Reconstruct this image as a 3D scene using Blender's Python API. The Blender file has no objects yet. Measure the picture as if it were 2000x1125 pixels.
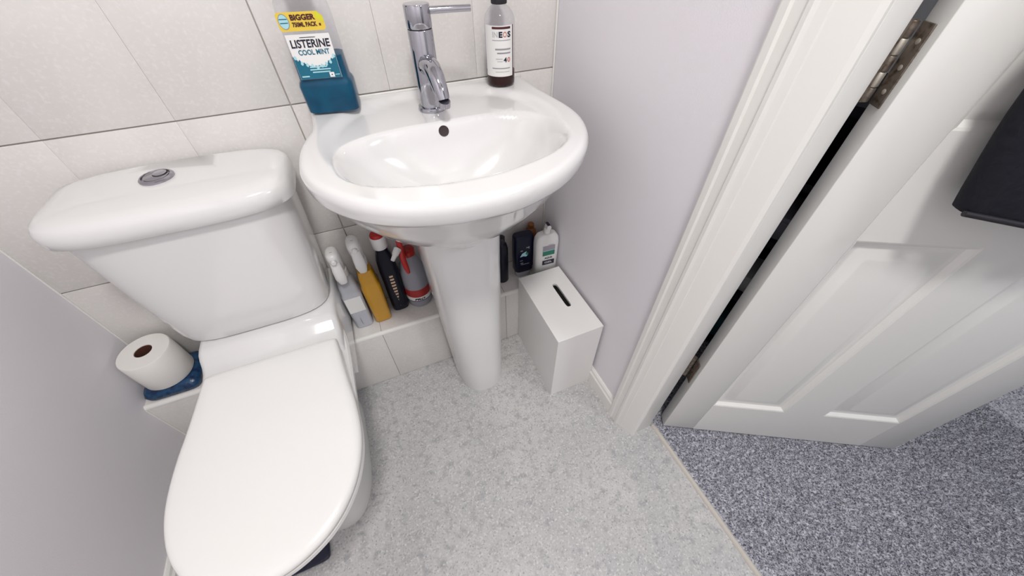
import bpy, bmesh, math, random
import numpy as np
from mathutils import Vector, Matrix

random.seed(4)
scene = bpy.context.scene
COL = scene.collection
PI = math.pi

# ------------------------------------------------------------------ camera
def make_camera():
    yaw, pitch, roll = 0.3916, 0.8107, -0.0128
    f = Vector((math.sin(yaw) * math.cos(pitch), math.cos(yaw) * math.cos(pitch), -math.sin(pitch)))
    r = Vector((math.cos(yaw), -math.sin(yaw), 0))
    u = r.cross(f)
    c, s = math.cos(roll), math.sin(roll)
    X = c * r + s * u
    Y = -s * r + c * u
    cam = bpy.data.cameras.new('camera')
    cam.sensor_fit = 'HORIZONTAL'
    cam.sensor_width = 36
    cam.lens = 12.72
    cam.clip_start = 0.02
    ob = bpy.data.objects.new('camera', cam)
    COL.objects.link(ob)
    m = Matrix.Identity(4)
    for i in range(3):
        m[i][0], m[i][1], m[i][2] = X[i], Y[i], -f[i]
    m.translation = (-0.5009, -0.9153, 1.1505)
    ob.matrix_world = m
    scene.camera = ob
make_camera()

# ------------------------------------------------------------------ world, lights, exposure
w = bpy.data.worlds.new('world')
scene.world = w
w.use_nodes = True
w.node_tree.nodes['Background'].inputs[0].default_value = (0.85, 0.9, 1.0, 1)
w.node_tree.nodes['Background'].inputs[1].default_value = 0.25

def area(name, loc, size, power, color, target=None):
    l = bpy.data.lights.new(name, 'AREA')
    l.shape = 'DISK'
    l.size = size
    l.energy = power
    l.color = color
    o = bpy.data.objects.new(name, l)
    COL.objects.link(o)
    o.location = loc
    if target:
        o.rotation_euler = (Vector(target) - Vector(loc)).to_track_quat('-Z', 'Y').to_euler()
    return o
area('bathroom_ceiling_light', (-0.44, -1.18, 2.33), 0.26, 9.5, (1.0, 0.982, 0.96))
area('hall_ceiling_light', (0.85, -2.05, 2.33), 0.3, 6.0, (0.91, 0.94, 1.0))

scene.view_settings.view_transform = 'Standard'
scene.view_settings.look = 'None'
scene.view_settings.gamma = 1
scene.view_settings.use_curve_mapping = False
scene.view_settings.exposure = 1.05

# ------------------------------------------------------------------ materials
MATS = {}
def mat(name, color, rough=0.5, metal=0.0, coat=0.0, spec=0.5, noise=None, bump=None, alpha_mix=None, sub=0.0):
    """noise=(scale, colour2, lo, hi)  bump=(scale, strength, distance)"""
    m = bpy.data.materials.new(name)
    m.use_nodes = True
    nt = m.node_tree
    b = nt.nodes['Principled BSDF']
    b.inputs['Base Color'].default_value = (*color, 1)
    b.inputs['Roughness'].default_value = rough
    b.inputs['Metallic'].default_value = metal
    b.inputs['Coat Weight'].default_value = coat
    b.inputs['Coat Roughness'].default_value = 0.06
    b.inputs['Specular IOR Level'].default_value = spec
    if sub:
        b.inputs['Subsurface Weight'].default_value = sub
        b.inputs['Subsurface Radius'].default_value = (0.01, 0.01, 0.01)
    tc = nt.nodes.new('ShaderNodeTexCoord')
    if noise:
        cur = None
        for (sc, c2, lo, hi) in noise:
            n = nt.nodes.new('ShaderNodeTexNoise')
            n.inputs['Scale'].default_value = sc
            n.inputs['Detail'].default_value = 4
            nt.links.new(tc.outputs['Object'], n.inputs['Vector'])
            mr = nt.nodes.new('ShaderNodeMapRange')
            mr.inputs['From Min'].default_value = lo
            mr.inputs['From Max'].default_value = hi
            nt.links.new(n.outputs['Fac'], mr.inputs['Value'])
            mx = nt.nodes.new('ShaderNodeMix')
            mx.data_type = 'RGBA'
            nt.links.new(mr.outputs['Result'], mx.inputs['Factor'])
            if cur is None:
                mx.inputs['A'].default_value = (*color, 1)
            else:
                nt.links.new(cur, mx.inputs['A'])
            mx.inputs['B'].default_value = (*c2, 1)
            cur = mx.outputs['Result']
        nt.links.new(cur, b.inputs['Base Color'])
    if bump:
        n = nt.nodes.new('ShaderNodeTexNoise')
        n.inputs['Scale'].default_value = bump[0]
        n.inputs['Detail'].default_value = 3
        nt.links.new(tc.outputs['Object'], n.inputs['Vector'])
        bp = nt.nodes.new('ShaderNodeBump')
        bp.inputs['Strength'].default_value = bump[1]
        bp.inputs['Distance'].default_value = bump[2]
        nt.links.new(n.outputs['Fac'], bp.inputs['Height'])
        nt.links.new(bp.outputs['Normal'], b.inputs['Normal'])
    if alpha_mix is not None and metal == 0 and alpha_mix[0] == 'film':
        tr = nt.nodes.new('ShaderNodeBsdfTransparent')
        tr.inputs['Color'].default_value = (*alpha_mix[1], 1)
        gl = nt.nodes.new('ShaderNodeBsdfGlossy')
        gl.inputs['Roughness'].default_value = rough
        fr = nt.nodes.new('ShaderNodeLayerWeight')
        fr.inputs['Blend'].default_value = 0.3
        pw = nt.nodes.new('ShaderNodeMath')
        pw.operation = 'POWER'
        pw.inputs[1].default_value = 2.0
        nt.links.new(fr.outputs['Facing'], pw.inputs[0])
        ml = nt.nodes.new('ShaderNodeMath')
        ml.operation = 'MULTIPLY_ADD'
        ml.inputs[1].default_value = 0.35
        ml.inputs[2].default_value = 0.015
        nt.links.new(pw.outputs[0], ml.inputs[0])
        mx = nt.nodes.new('ShaderNodeMixShader')
        nt.links.new(ml.outputs[0], mx.inputs[0])
        nt.links.new(tr.outputs[0], mx.inputs[1])
        nt.links.new(gl.outputs[0], mx.inputs[2])
        nt.links.new(mx.outputs[0], nt.nodes['Material Output'].inputs['Surface'])
    elif alpha_mix is not None:
        # clear plastic: transparent tint mixed with a glossy surface
        tr = nt.nodes.new('ShaderNodeBsdfTransparent')
        tr.inputs['Color'].default_value = (*alpha_mix[1], 1)
        mx = nt.nodes.new('ShaderNodeMixShader')
        mx.inputs[0].default_value = alpha_mix[0]
        nt.links.new(tr.outputs[0], mx.inputs[1])
        nt.links.new(b.outputs[0], mx.inputs[2])
        nt.links.new(mx.outputs[0], nt.nodes['Material Output'].inputs['Surface'])
    MATS[name] = m
    return m

mat('ceramic', (0.79, 0.785, 0.775), 0.14, coat=0.6)
mat('seat_plastic', (0.89, 0.885, 0.86), 0.22, coat=0.3)
mat('paint_wall', (0.85, 0.825, 0.86), 0.75, bump=(420, 0.25, 0.0008))
mat('paint_hall', (0.78, 0.77, 0.76), 0.8)
mat('ceiling_paint', (0.85, 0.85, 0.84), 0.85)
mat('tile', (0.785, 0.76, 0.73), 0.28, noise=[(9, (0.75, 0.725, 0.695), 0.4, 0.65), (160, (0.815, 0.79, 0.765), 0.5, 0.7)])
mat('grout', (0.50, 0.46, 0.43), 0.85)
mat('sealant', (0.87, 0.86, 0.82), 0.4)
mat('gloss_white', (0.86, 0.85, 0.81), 0.3)
mat('door_paint', (0.855, 0.85, 0.815), 0.38)
mat('vinyl', (0.50, 0.495, 0.495), 0.42,
    noise=[(5, (0.60, 0.59, 0.575), 0.42, 0.68), (45, (0.38, 0.375, 0.385), 0.5, 0.72), (170, (0.66, 0.65, 0.64), 0.53, 0.68), (210, (0.31, 0.31, 0.33), 0.56, 0.70)],
    bump=(250, 0.15, 0.0006))
mat('carpet', (0.42, 0.42, 0.47), 0.95, spec=0.1,
    noise=[(85, (0.62, 0.62, 0.67), 0.45, 0.6), (210, (0.13, 0.13, 0.175), 0.52, 0.62)])
mat('chrome', (0.45, 0.45, 0.49), 0.05, metal=1)
mat('brushed_steel', (0.38, 0.37, 0.41), 0.2, metal=1)
mat('hinge_metal', (0.24, 0.205, 0.17), 0.45, metal=0.6, noise=[(110, (0.08, 0.05, 0.028), 0.48, 0.7)])
mat('hinge_worn', (0.62, 0.58, 0.50), 0.4, metal=0.6)
mat('rust', (0.16, 0.05, 0.015), 0.8)
mat('dark', (0.012, 0.010, 0.014), 0.6)
mat('overflow_dark', (0.03, 0.015, 0.018), 0.5)
mat('bag_black', (0.012, 0.012, 0.018), 0.8, bump=(60, 0.5, 0.004), spec=0.25)
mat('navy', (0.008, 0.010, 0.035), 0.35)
mat('navy_gloss', (0.003, 0.005, 0.022), 0.3, spec=0.25)
mat('dark_bottle', (0.004, 0.006, 0.016), 0.3, spec=0.25)
mat('blue_pack', (0.01, 0.06, 0.15), 0.25, noise=[(60, (0.004, 0.02, 0.07), 0.45, 0.6)], bump=(70, 0.6, 0.004))
mat('paper', (0.88, 0.86, 0.82), 0.95, bump=(300, 0.25, 0.0006))
mat('cardboard_core', (0.10, 0.035, 0.02), 0.9)
mat('white_plastic', (0.85, 0.85, 0.84), 0.28)
mat('bin_white', (0.85, 0.84, 0.82), 0.35)
mat('red_plastic', (0.46, 0.015, 0.012), 0.3)
mat('yellow_liquid', (0.72, 0.36, 0.004), 0.25, coat=0.4)
mat('cloudy_plastic', (0.74, 0.75, 0.80), 0.25, alpha_mix=(0.55, (0.9, 0.91, 0.94)))
mat('clear_liquid', (0.70, 0.71, 0.76), 0.25)
mat('clear_plastic', (0.62, 0.62, 0.68), 0.06, alpha_mix=('film', (0.955, 0.955, 0.975)))
mat('clear_bottle_grey', (0.42, 0.43, 0.48), 0.15, alpha_mix=(0.75, (0.7, 0.72, 0.8)))
mat('teal_liquid', (0.001, 0.082, 0.155), 0.3, spec=0.2, noise=[(30, (0.001, 0.055, 0.115), 0.4, 0.65)])
mat('amber_liquid', (0.028, 0.003, 0.003), 0.25, spec=0.2)
mat('label_white', (0.86, 0.86, 0.84), 0.45)
mat('label_yellow', (0.83, 0.60, 0.07), 0.45)
mat('label_lime', (0.70, 0.68, 0.03), 0.45)
mat('label_teal', (0.005, 0.14, 0.22), 0.4)
mat('label_aqua', (0.42, 0.72, 0.78), 0.4)
mat('label_green', (0.02, 0.21, 0.13), 0.4)
mat('label_grey', (0.36, 0.34, 0.40), 0.4)
mat('label_red', (0.40, 0.02, 0.02), 0.4)
mat('label_gold', (0.72, 0.50, 0.33), 0.4)
mat('label_orange', (0.75, 0.38, 0.12), 0.4)
mat('ink', (0.010, 0.010, 0.028), 0.5)
mat('ink_maroon', (0.07, 0.008, 0.012), 0.5)
mat('ink_grey', (0.30, 0.30, 0.32), 0.5)
mat('ink_pale', (0.55, 0.55, 0.55), 0.5)
mat('ink_salmon', (0.60, 0.22, 0.17), 0.5)
mat('brown_plastic', (0.22, 0.075, 0.015), 0.35)
mat('threshold', (0.62, 0.58, 0.52), 0.4)
mat('cabinet_dark', (0.008, 0.009, 0.022), 0.5)
mat('teal_box', (0.02, 0.10, 0.13), 0.5)
mat('lamp_glow', (0.9, 0.9, 0.9), 0.4)

# ------------------------------------------------------------------ helpers
def link(o, parent=None):
    COL.objects.link(o)
    if parent is not None:
        o.parent = parent
    return o

def thing(name, label, cat, loc=(0, 0, 0), rz=0.0, group=None):
    o = bpy.data.objects.new(name, None)
    o.empty_display_size = 0.02
    COL.objects.link(o)
    o.location = loc
    o.rotation_euler = (0, 0, rz)
    o['label'] = label
    o['category'] = cat
    if group:
        o['group'] = group
    return o

def tag(o, label, cat, group=None):
    o['label'] = label
    o['category'] = cat
    if group:
        o['group'] = group
    return o

def struct(o):
    o['kind'] = 'structure'
    return o

def build(name, verts, faces, m, parent=None, smooth=True, angle=40, loc=None):
    me = bpy.data.meshes.new(name)
    me.from_pydata([tuple(v) for v in verts], [], faces)
    me.validate()
    bm = bmesh.new()
    bm.from_mesh(me)
    bmesh.ops.recalc_face_normals(bm, faces=bm.faces)
    bm.to_mesh(me)
    bm.free()
    if smooth:
        for p in me.polygons:
            p.use_smooth = True
        me.set_sharp_from_angle(angle=math.radians(angle))
    me.materials.append(MATS[m])
    o = bpy.data.objects.new(name, me)
    link(o, parent)
    if loc:
        o.location = loc
    return o

def sloop(cx, cy, hx, hy, z, n=48, e=2.0):
    out = []
    for i in range(n):
        a = 2 * PI * i / n
        c, s = math.cos(a), math.sin(a)
        out.append((cx + hx * math.copysign(abs(c) ** (2 / e), c), cy + hy * math.copysign(abs(s) ** (2 / e), s), z))
    return out

def loft_data(loops, cap0=True, cap1=True):
    n = len(loops[0])
    V = [p for l in loops for p in l]
    F = []
    for k in range(len(loops) - 1):
        for i in range(n):
            j = (i + 1) % n
            F.append((k * n + i, k * n + j, (k + 1) * n + j, (k + 1) * n + i))
    if cap0:
        F.append(tuple(range(n))[::-1])
    if cap1:
        F.append(tuple((len(loops) - 1) * n + i for i in range(n)))
    return V, F

def loft(name, loops, m, parent=None, cap0=True, cap1=True, **kw):
    V, F = loft_data(loops, cap0, cap1)
    return build(name, V, F, m, parent, **kw)

def lathe(name, prof, m, parent=None, n=40, loc=None, cap0=True, cap1=True, **kw):
    return loft(name, [sloop(0, 0, r, r, z, n) for r, z in prof], m, parent, cap0, cap1, loc=loc, **kw)

BOXES = {}
def box_mesh(sx, sy, sz, bevel=0.0, seg=2, m='tile', name='box'):
    key = (round(sx, 5), round(sy, 5), round(sz, 5), bevel, seg, m)
    if key in BOXES:
        return BOXES[key]
    bm = bmesh.new()
    bmesh.ops.create_cube(bm, size=1)
    for v in bm.verts:
        v.co = (v.co.x * sx, v.co.y * sy, v.co.z * sz)
    if bevel > 0:
        bmesh.ops.bevel(bm, geom=bm.edges[:], offset=bevel, segments=seg, affect='EDGES', profile=0.5)
    me = bpy.data.meshes.new(name)
    bm.to_mesh(me)
    bm.free()
    if bevel > 0:
        for p in me.polygons:
            p.use_smooth = True
        me.set_sharp_from_angle(angle=math.radians(50))
    me.materials.append(MATS[m])
    BOXES[key] = me
    return me

def box(name, lo, hi, m, parent=None, bevel=0.0, seg=2):
    lo, hi = Vector(lo), Vector(hi)
    s = hi - lo
    o = bpy.data.objects.new(name, box_mesh(s.x, s.y, s.z, bevel, seg, m, name))
    link(o, parent)
    o.location = (lo + hi) / 2
    return o

def tube_data(pts, radii, n=16, squash=None):
    pts = [Vector(p) for p in pts]
    loops = []
    up = Vector((0, 0, 1))
    prev = None
    for i, p in enumerate(pts):
        d = (pts[min(i + 1, len(pts) - 1)] - pts[max(i - 1, 0)]).normalized()
        if prev is None:
            a = d.cross(up)
            if a.length < 1e-3:
                a = d.cross(Vector((0, 1, 0)))
            a.normalize()
        else:
            a = (prev - d * prev.dot(d)).normalized()
        prev = a
        b = d.cross(a).normalized()
        r = radii[i] if isinstance(radii, (list, tuple)) else radii
        ra, rb = (r, r) if squash is None else (r, r * squash)
        loops.append([tuple(p + a * ra * math.cos(2 * PI * k / n) + b * rb * math.sin(2 * PI * k / n)) for k in range(n)])
    return loops

def tube(name, pts, radii, m, parent=None, n=16, squash=None, **kw):
    return loft(name, tube_data(pts, radii, n, squash), m, parent, **kw)

def prism(name, poly, z0, z1, m, parent=None, **kw):
    return loft(name, [[(x, y, z0) for x, y in poly], [(x, y, z1) for x, y in poly]], m, parent, **kw)

def interp(table, x):
    xs = [t[0] for t in table]
    if x <= xs[0]:
        return table[0][1]
    for i in range(len(xs) - 1):
        if x <= xs[i + 1]:
            t = (x - xs[i]) / (xs[i + 1] - xs[i])
            return table[i][1] + t * (table[i + 1][1] - table[i][1])
    return table[-1][1]

def catmull(pts, sub=8, closed=False):
    P = [Vector(p) for p in pts]
    n = len(P)
    out = []
    rng = range(n) if closed else range(n - 1)
    for i in rng:
        g = (lambda k: P[k % n]) if closed else (lambda k: P[max(0, min(n - 1, k))])
        p0, p1, p2, p3 = g(i - 1), g(i), g(i + 1), g(i + 2)
        for s in range(sub):
            t = s / sub
            out.append(0.5 * ((2 * p1) + (p2 - p0) * t + (2 * p0 - 5 * p1 + 4 * p2 - p3) * t * t + (3 * p1 - p0 - 3 * p2 + p3) * t ** 3))
    if not closed:
        out.append(P[-1])
    return out

def lettering(s, size, m, parent, place, offset=0.0, width=None, name='lettering', shear=0.0):
    """flat letters; place(x, y) maps the text plane onto the label surface"""
    cu = bpy.data.curves.new(name, 'FONT')
    cu.body = s
    cu.size = size
    cu.align_x = 'CENTER'
    cu.align_y = 'CENTER'
    cu.offset = offset
    cu.shear = shear
    cu.resolution_u = 3
    tmp = bpy.data.objects.new('tmp', cu)
    me = bpy.data.meshes.new_from_object(tmp)
    bpy.data.objects.remove(tmp)
    bpy.data.curves.remove(cu)
    xs = [v.co.x for v in me.vertices]
    k = 1.0
    if width and xs:
        k = width / (max(xs) - min(xs))
    for v in me.vertices:
        v.co = Vector(place(v.co.x * k, v.co.y))
    me.name = name
    me.materials.clear()
    me.materials.append(MATS[m])
    o = bpy.data.objects.new(name, me)
    link(o, parent)
    return o

def patch(name, poly, m, parent, place, n=1):
    """flat printed area on a label: poly in label plane"""
    V = [place(x, y) for x, y in poly]
    return build(name, V, [tuple(range(len(V)))], m, parent, smooth=False)

def strip(name, x0, x1, y0, y1, m, parent, place, n=10):
    V, F = [], []
    for i in range(n + 1):
        x = x0 + (x1 - x0) * i / n
        V += [place(x, y0), place(x, y1)]
    for i in range(n):
        F.append((2 * i, 2 * i + 2, 2 * i + 3, 2 * i + 1))
    return build(name, V, F, m, parent, smooth=True)

def flat_place(cx, y, cz):
    return lambda k: (lambda a, b: (cx + a, y - k, cz + b))

def cyl_place(r, cz):
    return lambda k: (lambda a, b: ((r + k) * math.sin(a / r), -(r + k) * math.cos(a / r), cz + b))

# ------------------------------------------------------------------ setting
W = 1.2347
CEIL = 2.4
YF = -2.1          # wall behind the camera
LEDGE_Z, LEDGE_Y = 0.2515, -0.1431
PITCH = W / 6
ROWS = [0.2515, 0.5538, 0.8706, 1.1874, 1.5042, 1.8210, 2.1378, CEIL]

floor = struct(box('floor', (-W, YF, -0.05), (0.094, 0.0, 0.0), 'vinyl'))
hall_floor = struct(box('floor_hall', (0.094, -2.9, -0.05), (2.2, 1.3, 0.0), 'carpet'))
struct(box('ceiling', (-W - 0.1, -2.9, CEIL), (2.3, 1.4, CEIL + 0.08), 'ceiling_paint'))
struct(box('wall_left', (-W - 0.1, YF - 0.1, -0.05), (-W, 0.1, CEIL), 'paint_wall'))
struct(box('wall_front', (-W, YF - 0.1, -0.05), (0.1, YF, CEIL), 'paint_wall'))
wall_right = struct(box('wall_right', (0.0, -0.60, -0.05), (0.1, 0.1, CEIL), 'paint_wall'))
struct(box('wall_right_front', (0.0, YF - 0.8, -0.05), (0.1, -1.39, CEIL), 'paint_wall'))
struct(box('wall_right_above_door', (0.0, -1.39, 2.03), (0.1, -0.60, CEIL), 'paint_wall'))
struct(box('wall_hall_far', (2.2, -2.9, -0.05), (2.3, 1.4, CEIL), 'paint_hall'))
struct(box('wall_hall_back', (0.1, 1.3, -0.05), (2.2, 1.4, CEIL), 'paint_hall'))
struct(box('wall_hall_front', (0.1, -3.0, -0.05), (2.3, -2.9, CEIL), 'paint_hall'))
struct(box('wall_hall_side', (0.0, 0.1, -0.05), (0.1, 1.4, CEIL), 'paint_hall'))

# tiled back wall
wall_back = struct(box('wall_back', (-W, 0.0035, -0.05), (0.0, 0.1, CEIL), 'grout'))
def joint(k):
    return 0.0024 if k in (3,) else 0.0003
def add_tile(parent, lo, hi, name='tile'):
    o = box(name, lo, hi, 'tile', None, bevel=0.0006, seg=2)
    o.parent = parent
    o.matrix_parent_inverse = parent.matrix_world.inverted() if False else Matrix.Translation(parent.location).inverted()
    return o
for r in range(len(ROWS) - 1):
    for k in range(6):
        x1 = -k * PITCH - joint(k) / 2
        x0 = -(k + 1) * PITCH + joint(k + 1) / 2
        add_tile(wall_back, (x0, 0.0, ROWS[r] + 0.0013), (x1, 0.0035, ROWS[r + 1] - 0.0013))

# boxed-in ledge along the foot of the back wall
ledge = struct(box('wall_ledge', (-W, LEDGE_Y + 0.004, 0.0), (0.0, 0.0, LEDGE_Z - 0.004), 'grout'))
for k in range(6):
    x1 = -k * PITCH - 0.0005
    x0 = -(k + 1) * PITCH + 0.0005
    add_tile(ledge, (x0, LEDGE_Y, 0.002), (x1, LEDGE_Y + 0.004, LEDGE_Z - 0.009))
    add_tile(ledge, (x0, LEDGE_Y + 0.008, LEDGE_Z - 0.004), (x1, 0.0, LEDGE_Z))
# plastic quadrant trim on the ledge's front edge
prof = [(0, 0)] + [(math.cos(a) * 0.0095, math.sin(a) * 0.0095) for a in [i * PI / 2 / 6 for i in range(7)]]
tl = []
for x in (-W, 0.0):
    tl.append([(x, LEDGE_Y + 0.0085 - c, LEDGE_Z - 0.0085 + s) for c, s in prof])
struct(loft('trim_1', tl, 'sealant'))
# sealant beads in the wall corners
struct(box('trim_2', (-0.005, -0.005, LEDGE_Z), (0.0, 0.0, CEIL), 'sealant', bevel=0.002))
struct(box('trim_3', (-W, -0.003, LEDGE_Z), (-W + 0.003, 0.0, CEIL), 'sealant'))
struct(box('trim_4', (-W, LEDGE_Y - 0.003, 0.0), (-W + 0.003, LEDGE_Y, LEDGE_Z - 0.01), 'sealant'))

# skirting boards
def skirting(name, x, sgn, y0, y1, h=0.072, t=0.013):
    pr = [(0, 0), (t, 0), (t, h * 0.72), (t * 0.72, h * 0.80), (t * 0.62, h * 0.92), (t * 0.3, h), (0, h)]
    return struct(loft(name, [[(x + sgn * a, y, b) for a, b in pr] for y in (y0, y1)], 'gloss_white', angle=20))
skirting('baseboard_right', 0.0, -1, -0.556, LEDGE_Y)
skirting('baseboard_left', -W, 1, YF, LEDGE_Y - 0.003, h=0.064, t=0.014)
skirting('baseboard_right_front', 0.0, -1, YF, -1.45)

# door casing, splayed and moulded, on the bathroom side
cas = [(0.0, -0.552), (-0.014, -0.553), (-0.016, -0.556), (-0.016, -0.566), (-0.012, -0.5685), (-0.0115, -0.583), (-0.0145, -0.586),
       (-0.0145, -0.592), (-0.009, -0.5955), (-0.0055, -0.606), (-0.0035, -0.6075), (0.0040, -0.626), (0.0120, -0.6415), (0.0175, -0.6470), (0.0205, -0.6470), (0.0205, -0.643), (0.03, -0.643), (0.03, -0.601), (0.0, -0.599)]
struct(prism('trim_5', cas, 0.0, 2.08, 'gloss_white', angle=12))
mirror = [(x, -0.643 * 2 - 0.702 - y) for x, y in cas][::-1]
struct(prism('trim_6', mirror, 0.0, 2.08, 'gloss_white', angle=12))
struct(box('trim_7', (-0.0155, -1.435, 2.0), (0.02, -0.553, 2.08), 'gloss_white', bevel=0.004))
# jamb linings
struct(box('trim_8', (0.0305, -0.643, 0.0), (0.081, -0.601, 2.03), 'gloss_white', bevel=0.0015))
struct(box('trim_9', (0.0305, -1.388, 0.0), (0.098, -1.345, 2.03), 'gloss_white', bevel=0.0015))
struct(box('trim_10', (0.0205, -1.343, 1.995), (0.098, -0.645, 2.028), 'gloss_white'))
# threshold strip between vinyl and carpet
tp = [(0.0, 0.0), (0.001, 0.004), (0.004, 0.0068), (0.010, 0.0068), (0.0135, 0.004), (0.0145, 0.0)]
struct(loft('trim_11', [[(0.0865 + a, y, b) for a, b in tp] for y in (-1.344, -0.6435)], 'threshold'))

# carpet pile
def carpet():
    rng = np.random.default_rng(3)
    pts = []
    N = 130000
    x = rng.uniform(0.104, 1.15, N)
    y = rng.uniform(-1.75, -0.47, N)
    dx_, dy_ = x - 0.58, y + 0.43
    lx_ = dx_ * math.cos(0.43) + dy_ * math.sin(0.43)
    ly_ = -dx_ * math.sin(0.43) + dy_ * math.cos(0.43)
    keep = ~((lx_ > -0.13) & (lx_ < 0.19) & (ly_ > -0.21) & (ly_ < 0.25))
    x, y = x[keep], y[keep]
    N = len(x)
    ang = rng.uniform(0, 2 * PI, N)
    h = rng.uniform(0.003, 0.0075, N)
    wd = rng.uniform(0.0014, 0.0026, N)
    lx = rng.normal(0, 0.002, N)
    ly = rng.normal(0, 0.002, N)
    V = np.zeros((N, 3, 3), np.float32)
    V[:, 0, 0] = x - np.cos(ang) * wd; V[:, 0, 1] = y - np.sin(ang) * wd
    V[:, 1, 0] = x + np.cos(ang) * wd; V[:, 1, 1] = y + np.sin(ang) * wd
    V[:, 2, 0] = x + lx; V[:, 2, 1] = y + ly; V[:, 2, 2] = h
    me = bpy.data.meshes.new('carpet_pile')
    me.vertices.add(N * 3)
    me.vertices.foreach_set('co', V.reshape(-1))
    me.loops.add(N * 3)
    me.loops.foreach_set('vertex_index', np.arange(N * 3, dtype=np.int32))
    me.polygons.add(N)
    me.polygons.foreach_set('loop_start', np.arange(0, N * 3, 3, dtype=np.int32))
    me.polygons.foreach_set('loop_total', np.full(N, 3, dtype=np.int32))
    me.update()
    me.materials.append(MATS['carpet'])
    o = bpy.data.objects.new('carpet_pile', me)
    link(o)
    o['kind'] = 'stuff'
    o['label'] = 'short blue-grey carpet pile covering the hall floor beyond the threshold'
    o['category'] = 'carpet'
carpet()

# ------------------------------------------------------------------ door
H0 = (0.1185, -0.6605, 0.0)
DA = math.atan2(-0.489, 0.872)
door = bpy.data.objects.new('door_1', None)
COL.objects.link(door)
door.location = H0
door.rotation_euler = (0, 0, DA)
struct(door)
DW, DH, DT, DB = 0.678, 1.981, 0.035, 0.010
US = [0.0, 0.092, 0.284, 0.386, 0.582, DW]
ZS = [DB, 0.170, 0.768, 0.948, 1.870, DB + DH]
box('stile', (0, 0, DB), (US[1], DT, DB + DH), 'door_paint', door, bevel=0.0012)
box('stile', (US[4], 0, DB), (DW, DT, DB + DH), 'door_paint', door, bevel=0.0012)
for a, b in ((0, 1), (2, 3), (4, 5)):
    box('rail', (US[1], 0, ZS[a]), (US[4], DT, ZS[b]), 'door_paint', door)
for a, b in ((1, 2), (3, 4)):
    box('muntin', (US[2], 0, ZS[a]), (US[3], DT, ZS[b]), 'door_paint', door)
def panel(u0, u1, z0, z1):
    steps = [(0.0, 0.0), (0.004, 0.0015), (0.011, 0.0095), (0.017, 0.0105), (0.022, 0.0095), (0.040, 0.0035), (0.045, 0.003)]
    loops = []
    for ins, d in steps:
        loops.append([(u0 + ins, d, z0 + ins), (u1 - ins, d, z0 + ins), (u1 - ins, d, z1 - ins), (u0 + ins, d, z1 - ins)])
    back = [(u0, DT, z0), (u1, DT, z0), (u1, DT, z1), (u0, DT, z1)]
    return loft('panel', [back] + loops, 'door_paint', door, angle=25)
for a, b in ((1, 2), (3, 4)):
    for c, d in ((1, 2), (3, 4)):
        panel(US[c], US[d], ZS[a], ZS[b])

def hinge(zc, h, rusty):
    hg = box('hinge', (-0.0022, 0.0125, zc - h / 2), (0.0, 0.0335, zc + h / 2), 'hinge_metal', door, bevel=0.0006)
    # knuckles on the hall-side corner
    n = 5
    for i in range(n):
        z0 = zc - h / 2 + h * i / n + 0.0006
        z1 = zc - h / 2 + h * (i + 1) / n - 0.0006
        k = lathe('knuckle', [(0.0052, z0 - zc), (0.0058, z0 - zc + 0.001), (0.0058, z1 - zc - 0.001), (0.0052, z1 - zc)],
                  'hinge_worn' if (i % 2 and not rusty) else 'hinge_metal', hg, n=16)
        k.location = (-0.0055, 0.0165, 0)
    lf = box('jamb_leaf', (-0.034, 0.0130, -h / 2), (-0.0035, 0.0150, h / 2), 'hinge_metal', hg)
    for j in (-0.3, 0.0, 0.3):
        s = lathe('screw', [(0.0032, 0), (0.0032, 0.0006), (0.002, 0.0012)], 'rust' if rusty else 'hinge_worn', hg, n=12)
        s.rotation_euler = (0, -PI / 2, 0)
        s.location = (-0.0010, -0.002, j * h)
hinge(1.012, 0.090, False)
hinge(0.300, 0.085, True)
hinge(1.720, 0.090, False)
# lever handle near the free edge (above the picture)
hd = lathe('handle', [(0.026, 0), (0.026, 0.006), (0.022, 0.009), (0.009, 0.010), (0.009, 0.045)], 'chrome', door, n=24)
hd.rotation_euler = (PI / 2, 0, 0)
hd.location = (0.632, 0, 1.03)
tube('lever', [(0, 0.0, 0.042), (-0.03, 0, 0.046), (-0.11, 0, 0.046)], [0.009, 0.009, 0.007], 'chrome', hd)

# ------------------------------------------------------------------ toilet
TX = -0.842
toilet = thing('toilet', 'white close-coupled ceramic toilet with its lid closed', 'toilet', (TX, 0, 0))
LID = [(-0.268, 0.100), (-0.270, 0.138), (-0.282, 0.1455), (-0.34, 0.1525), (-0.40, 0.160), (-0.45, 0.1675), (-0.51, 0.1715), (-0.56, 0.168), (-0.61, 0.154),
       (-0.65, 0.131), (-0.68, 0.102), (-0.70, 0.069), (-0.712, 0.035), (-0.716, 0.0)]
def lid_outline(k=0.0):
    R = [(hw * 0.97, y) for y, hw in LID]
    full = [(x + 0.005, y) for x, y in R] + [(0.005 - x, y) for x, y in R[-2::-1]]
    pts = [Vector((x, y, 0)) for x, y in full]
    sm = []
    cm = catmull(pts, 5)
    out = []
    cy = -0.49
    for p in cm:
        d = Vector((p.x, p.y - cy, 0))
        L = d.length
        d = d * ((L - k) / L)
        out.append((d.x, cy + d.y))
    return out
def oz(k, z, dy=0.0):
    return [(x, y + dy, z) for x, y in lid_outline(k)]
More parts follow.
